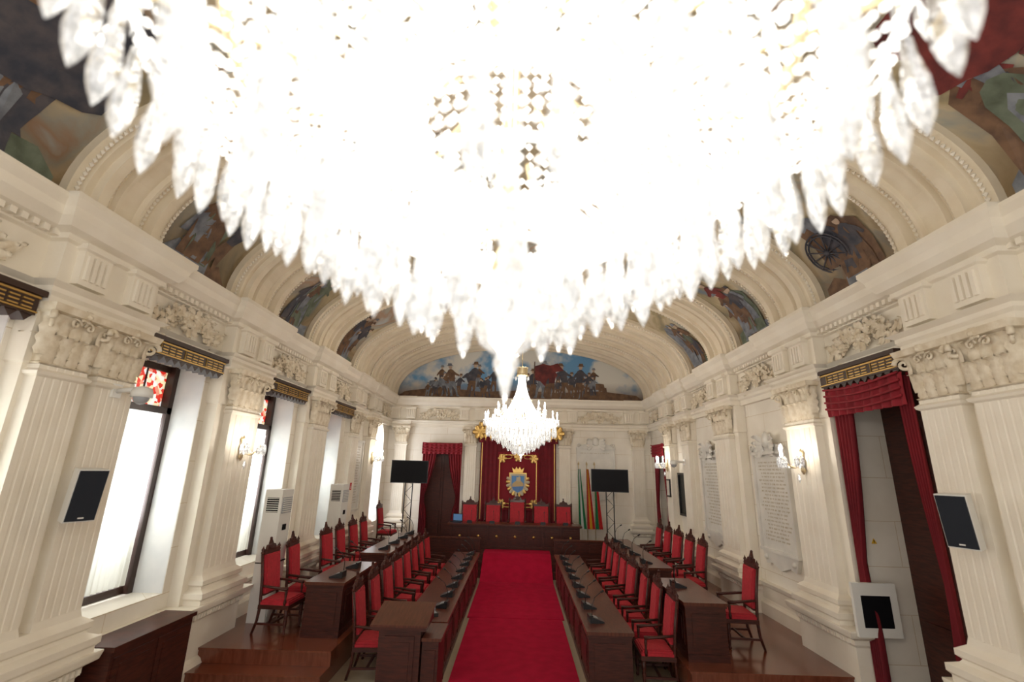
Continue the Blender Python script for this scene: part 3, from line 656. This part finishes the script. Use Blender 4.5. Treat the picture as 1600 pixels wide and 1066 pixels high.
# ------------------------------------------------------------ mics
m=B(); m.extr([(-.09,0),(.09,0),(.09,.02),(-.09,.08)],'x',-.085,.085,0)
m.add([(-.06,-.05,.072),(.06,-.05,.072),(.06,.02,.049),(-.06,.02,.049)],[(0,1,2,3)],1)
m.box(-.07,.07,-.095,-.05,.05,.085,0)
m.tube([(.05,-.06,.07),(.05,-.06,.2),(.045,-.02,.3),(.04,.06,.36)],[.006,.005,.005,.005],6,0); m.tube([(.04,.06,.36),(.04,.1,.385)],.013,8,0)
MIC=m.mesh('desk_microphone',[BLK,MICS])
for i in range(8):
    inst(MIC,'desk_microphone',(1.28,8.35+.76*i,.78),-pi/2+.1).scale=(1.25,1.25,1.2); inst(MIC,'desk_microphone',(-1.28,8.9+.72*i,.78),pi/2-.1).scale=(1.25,1.25,1.2)
for y in(8.9,11.0,12.0,13.0,14.0): inst(MIC,'desk_microphone',(2.8,y,1.2),-pi/2).scale=(1.25,1.25,1.2)
for y in(8.8,9.6,11.7,12.6,13.5,14.3): inst(MIC,'desk_microphone',(-3.1,y,1.22),pi/2).scale=(1.25,1.25,1.2)
for x in(-1.6,-.85,0,.85,1.6): inst(MIC,'desk_microphone',(x,16.55,1.33),0)
# lectern
b=B(); b.box(-1.86,-1.26,6.95,7.45,0,.1,0); b.box(-1.82,-1.26,6.98,7.42,.1,1.02,0)
b.extr([(6.9,1.0),(7.5,1.0),(7.5,1.16),(6.9,1.04)],'x',-1.9,-1.18,0); b.extr([(6.88,1.045),(7.52,1.17),(7.52,1.2),(6.88,1.07)],'x',-1.92,-1.16,1)
b.box(-1.74,-1.34,6.96,6.98,.2,.92,0); b.box(-1.68,-1.4,6.95,6.96,.27,.85,0)
b.box(-1.24,-1.0,7.0,7.6,0,.1,0); b.box(-1.24,-1.02,7.02,7.58,.1,.86,0); b.box(-1.245,-.98,6.98,7.62,.86,.9,1)
b.box(-1.2,-1.06,7.0,7.02,.2,.75,0)
b.obj('lectern',[WOOD,WOODT])
b=B(); b.box(-.17,.17,-.13,.13,0,.05,0); b.add([(-.15,-.1,.051),(.15,-.1,.051),(.15,.06,.051),(-.15,.06,.051)],[(0,1,2,3)],1); b.extr([(.08,.05),(.14,.05),(.14,.12),(.12,.12)],'x',-.17,.17,1); b.obj('desk_console',[BLK,MICS],(-1.45,8.4,.78),.4)
b=B(); b.box(-.18,.18,-.12,.12,0,.02,0); b.box(-.18,.18,-.14,-.12,.02,.26,0); b.box(-.16,.16,-.12,-.118,.04,.24,1); b.obj('laptop',[BLK,BLUE],(-2.07,16.65,1.33),pi*.9)
# ------------------------------------------------------------ TV on truss stands
def tv(x,y,zc,zb,rz):
    b=B(); b.box(-.6,.6,-.03,.03,zc-.36,zc+.36,0); b.box(-.58,.58,-.034,-.03,zc-.34,zc+.34,1); b.box(-.25,.25,.03,.08,zc-.2,zc+.2,0)
    for sx in(-.12,.12):
        b.tube([(sx,.12,zb),(sx,.12,zc+.2)],.018,8,0)
    z=zb+.2
    s=1
    while z<zc-.2: b.tube([(-.12*s,.12,z),(.12*s,.12,z+.25)],.008,6,0); z+=.25; s=-s
    b.box(-.3,.3,-.15,.4,zb,zb+.03,0)
    for sx in(-1,1): b.tube([(sx*.3,-.15,zb+.02),(sx*.12,.12,zb+.5)],.012,6,0)
    b.obj('television_stand',[BLK,SCRN],(x,y,0),rz)
tv(-3.6,15.9,2.93,HD,.12); tv(3.0,15.95,2.80,HD,-.12)
def flag(x,cols):
    b=B(); b.lathe([(.16,0),(.16,.03),(.03,.06),(.02,.12)],12,0,(0,0,0)); b.tube([(0,0,.1),(0,0,2.7)],.014,8,0); b.octa((0,0,2.78),.04,.1,0)
    n=len(cols)
    for i,mm in enumerate(cols):
        def fx(q,t,xx,i=i): 
            u=(i+q)/n; return -.04+(.08+.20*t)*u+ .02
        b.drape(0,1,-.02-.01*i,.55,2.6,2,.04,mm,fx,10)
    b.obj('flag_on_pole',[BRASS,GRN,WHT,FRED,YEL,PUR],(x,17.7,HD),0)
flag(2.2,[1,2,1]); flag(2.5,[3,4,3]); flag(2.78,[1,3])
# ------------------------------------------------------------ chandelier
def chandelier():
    b=B(); random.seed(2)
    b.lathe([(.001,.0),(.010,.02),(.018,.06),(.035,.10),(.03,.125)],10,4,(0,0,0))
    b.lathe([(.03,.125),(.072,.155),(.096,.21),(.094,.27),(.07,.33),(.05,.36)],14,4,(0,0,0),sm=False)
    b.lathe([(.02,.35),(.05,.38),(.04,.42),(.02,.46),(.02,1.1),(.05,1.15),(.08,1.25),(.1,1.33),(.07,1.38),(.02,1.4),(.02,2.35)],12,0)
    def ring(R,z,r=.015,m=0): b.tube([(R*math.cos(a*pi/24),R*math.sin(a*pi/24),z) for a in range(49)],r,6,m,False)
    tiers=[(.13,.42,.80),(.25,.44,.95),(.38,.52,1.0),(.52,.61,1.05),(.67,.70,1.05),(.83,.79,1.05),(1.0,.89,1.1)]
    for R,z,s in tiers:
        ring(R,z,.010,2); n=max(7,int(2*pi*R/.124))
        for i in range(n):
            a=2*pi*(i+.35*random.random())/n; x,y=R*math.cos(a),R*math.sin(a)
            jz=random.uniform(-.02,.02)
            b.octa((x,y,z-.015+jz),.02,.022,2)
            b.lathe([(.004,-.030*s),(.014,-.04*s),(.017,-.09*s),(.022,-.12*s),(.027,-.15*s),(.028,-.205*s),(.021,-.24*s),(.010,-.268*s),(.001,-.285*s)],8,1,(x,y,z+jz),sm=False)
    zb=lambda R: .46+(.91-.46)*max(0,(R-.2)/.8)
    for i in range(76):
        a=2*pi*i/76
        for k in range(10 if i%2 else 0,34):
            t=k/33; R=.12+.88*t; b.octa((R*math.cos(a),R*math.sin(a),zb(R)),.0145,.016,2)
    for i in range(64):
        a=2*pi*(i+.5)/64
        for k in range(6,28):
            t=k/27; R=.1+.87*t; z=.76+.24*t
            b.octa((R*math.cos(a),R*math.sin(a),z),.020,.021,2)
    for i in range(52):
        a=2*pi*i/52
        for k in range(46):
            t=k/45; R=.10+.68*t**2.2; z=2.15-1.26*t
            b.octa((R*math.cos(a),R*math.sin(a),z),.0155,.0195,2)
    ring(.78,.89,.018,0); ring(.16,2.15,.02,0); ring(.3,1.5,.01,0)
    for i in range(12):
        a=2*pi*i/12; b.leaf((.14*math.cos(a),.14*math.sin(a),2.15),(0,0,1),(math.cos(a),math.sin(a),0),.22,.1,0,.8)
        b.lathe([(.004,0),(.012,-.01),(.018,-.06),(.001,-.11)],6,1,(.2*math.cos(a),.2*math.sin(a),2.12),sm=False)
    for n,Ra,Rb,z0,zt,off in((18,.3,1.05,.92,1.1,0),(12,.2,.70,1.1,1.35,.13)):
        for i in range(n):
            a=2*pi*i/n+off; c,s=math.cos(a),math.sin(a)
            pts=[]
            for k in range(12):
                t=k/11; R=Ra+(Rb-Ra)*t; z=z0+.02-.06*math.sin(pi*t*.9)*(1-t*.3)+(zt-z0-.12)*t**2; pts.append((R*c,R*s,z))
            b.tube(pts,.010,6,0)
            x,y,z=pts[-1]
            b.lathe([(.01,-.02),(.055,.0),(.06,.015),(.02,.02)],10,2,(x,y,z))
            b.lathe([(.014,.02),(.014,.10)],8,3,(x,y,z))
            b.lathe([(.006,.10),(.02,.125),(.022,.15),(.012,.19),(.001,.215)],8,3,(x,y,z))
            for j in range(6):
                w=j*pi/3; b.lathe([(.003,0),(.01,-.01),(.014,-.07),(.001,-.13)],5,1,(x+.055*math.cos(w),y+.055*math.sin(w),z),sm=False)
            a2=a+2*pi/n
            for k in range(1,12):
                t=k/12; aa=a+(a2-a)*t; rr=Rb*.97; b.octa((rr*math.cos(aa),rr*math.sin(aa),z-.02-.1*math.sin(pi*t)),.016,.018,2)
    b.tube([(0,0,2.3),(0,0,4.5)],.012,6,0)
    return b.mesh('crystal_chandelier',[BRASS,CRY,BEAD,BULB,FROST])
CHA=chandelier()
def light(name,loc,e,col=(1,.91,.79),r=.15,parent=None):
    L=bpy.data.lights.new(name,'POINT'); L.energy=e; L.color=col; L.shadow_soft_size=r
    o=bpy.data.objects.new(name,L); sc.collection.objects.link(o); o.location=loc
    if parent: o.parent=parent
    return o
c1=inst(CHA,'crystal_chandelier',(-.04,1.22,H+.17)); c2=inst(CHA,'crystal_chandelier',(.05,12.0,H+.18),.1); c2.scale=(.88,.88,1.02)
for c,e in((c1,100),(c2,160)):
    for k in range(4):
        a=pi/4+k*pi/2; light('candle_glow',(.95*math.cos(a),.95*math.sin(a),1.34),e/4,parent=c,r=.1)
    light('bulb_glow',(0,0,-.2),e*.25,parent=c,r=.25)
def sconce():
    b=B(); b.lathe([(.001,-.18),(.05,-.12),(.03,-.05),(.06,0),(.03,.08),(.05,.14),(.001,.2)],10,0,(0,.03,0),sy=.5)
    for i,a in enumerate((-.9,0,.9)):
        dx,dy=math.sin(a),math.cos(a); pts=[(dx*.3*t,.03+dy*.28*t,-.02-.1*math.sin(pi*t)+.08*t) for t in [k/8 for k in range(9)]]
        b.tube(pts,.01,6,0); x,y,z=pts[-1]
        b.lathe([(.01,-.02),(.05,0),(.055,.015),(.015,.02)],10,1,(x,y,z)); b.lathe([(.012,.02),(.012,.1),(.02,.13),(.02,.15),(.001,.2)],8,3,(x,y,z))
        for j in range(8):
            w=j*pi/4; b.lathe([(.003,0),(.012,-.01),(.017,-.08),(.001,-.15)],5,1,(x+.05*math.cos(w),y+.05*math.sin(w),z),sm=False)
    for k in range(9):
        t=k/8; 
        for s in(-1,1): b.octa((s*.28*t,.1+.1*t,.05-.12*math.sin(pi*t)),.014,.016,2)
    b.lathe([(.003,0),(.015,-.02),(.022,-.08),(.001,-.14)],6,1,(0,.1,-.16),sm=False)
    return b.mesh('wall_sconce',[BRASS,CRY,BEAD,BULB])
SCO=sconce()
for x,y,rz in((-WX+.3,8.13,LW),(WX-.3,8.13,RW),(WX-.24,15.7,RW),(-WX+.24,15.7,LW)):
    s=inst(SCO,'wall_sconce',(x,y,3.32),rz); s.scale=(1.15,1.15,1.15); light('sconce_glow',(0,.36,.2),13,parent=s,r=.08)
# ------------------------------------------------------------ speakers, cctv, AC, misc
def speaker(x,y,z,rz):
    b=B(); b.extr([(-.13,0),(.13,0),(.16,.16),(-.16,.16)],'z',-.29,.29,0); b.extr([(-.148,.16),(.148,.16),(.148,.175),(-.148,.175)],'z',-.275,.275,1)
    b.box(-.04,.04,-.14,.0,-.05,.05,0); b.box(-.03,.03,.176,.178,-.25,-.235,0)
    o=b.obj('wall_speaker',[WHITEP,SPKG],(x,y,z),rz); o.rotation_euler=(-.12,0,rz); o.scale=(.88,.88,.92)
speaker(-WX+.44,5.12,2.74,LW-.35); speaker(WX-.44,5.22,2.7,RW+.35)
b=B(); b.box(-.06,.06,0,.03,-.08,.08,0); b.tube([(0,.02,0),(0,.3,.03)],.03,8,0); b.lathe([(.02,.06),(.09,.04),(.11,-.02),(.11,-.07)],14,0,(0,.33,0)); b.sph((0,.33,-.07),.085,1,12,8)
CAM=b.mesh('dome_camera',[WHITEP,GREY]); inst(CAM,'dome_camera',(-WX+.3,5.4,3.88),LW); o=inst(CAM,'dome_camera',(WX-.24,14.1,3.4),RW)
def ac(y):
    b=B(); W=.22; D=.32; b.box(-W,W,0,D,.4,2.62,0); b.box(-W+.04,W-.04,D,D+.01,.5,1.3,0); b.box(-W+.04,W-.04,D,D+.012,2.2,2.48,1)
    for k in range(7): b.box(-W+.05,W-.05,D+.01,D+.03,2.22+.038*k,2.235+.038*k,0)
    b.box(-.06,.06,D,D+.015,1.9,2.0,2); b.box(-W,W,0,D+.02,1.35,1.37,2)
    b.box(W,W+.003,.05,D-.05,2.22,2.48,2)
    for k in range(7): b.box(W+.003,W+.01,.05,D-.05,2.23+.038*k,2.243+.038*k,0)
    b.obj('air_conditioner',[WHITEP,GREY,SCRN],(-WX+.40,y,0),LW)
ac(9.25); ac(12.35)
b=B(); b.box(-.68,.68,0,.42,0,1.0,0); b.box(-.7,.7,0,.46,1.0,1.05,0)
for x in(-.65,.03): b.box(x,x+.6,.42,.435,.12,.92,0); b.box(x+.08,x+.52,.435,.445,.2,.84,0)
b.obj('radiator_cabinet',[WOOD],(-WX+.13,6.6,0),LW)
b=B(); b.box(-.3,.3,-.05,0,-.34,.34,0); b.box(-.2,.2,-.056,-.05,-.22,.18,1); b.obj('wall_monitor',[WHITEP,SCRN],(5.0,7.3,1.33),0)
b=B(); b.box(-.06,.06,0,.01,-.1,.1,0); b.box(-.02,.02,.01,.012,-.07,.03,1); b.sph((0,.011,.055),.018,1,8,4,.4); b.obj('fire_extinguisher_sign',[FRED,WHT],(-WX+.25,14.0,2.5),LW)
b=B(); b.extr([(-.04,-.03),(.04,-.03),(0,.04)],'y',0,.005,0); b.box(-.005,.005,.005,.007,-.01,.02,1); b.box(-.005,.005,.005,.007,-.023,-.015,1); b.obj('warning_sign',[YEL,BLK],(5.22,7.4,2.2),pi)
# ------------------------------------------------------------ world, camera
w=bpy.data.worlds.new('World'); sc.world=w; w.use_nodes=True; bg=w.node_tree.nodes['Background']; bg.inputs[0].default_value=(1,.97,.93,1); bg.inputs[1].default_value=1.15  # added near-white fill, enters through the rear end left open for it
cam=bpy.data.cameras.new('camera'); co=bpy.data.objects.new('camera',cam); sc.collection.objects.link(co)
F=725; cam.lens=36*F/1600; cam.sensor_width=36; cam.clip_start=.05
co.matrix_world=Matrix.Translation((0,0,H))@Matrix.Rotation(math.radians(1.15),4,'Z')@Matrix.Rotation(math.radians(90+15.4),4,'X')@Matrix.Rotation(math.radians(1.4),4,'Z')
cam.dof.use_dof=True; cam.dof.focus_distance=11; cam.dof.aperture_fstop=1.1
sc.camera=co
sc.view_settings.view_transform='Standard'; sc.view_settings.look='None'; sc.view_settings.exposure=.05
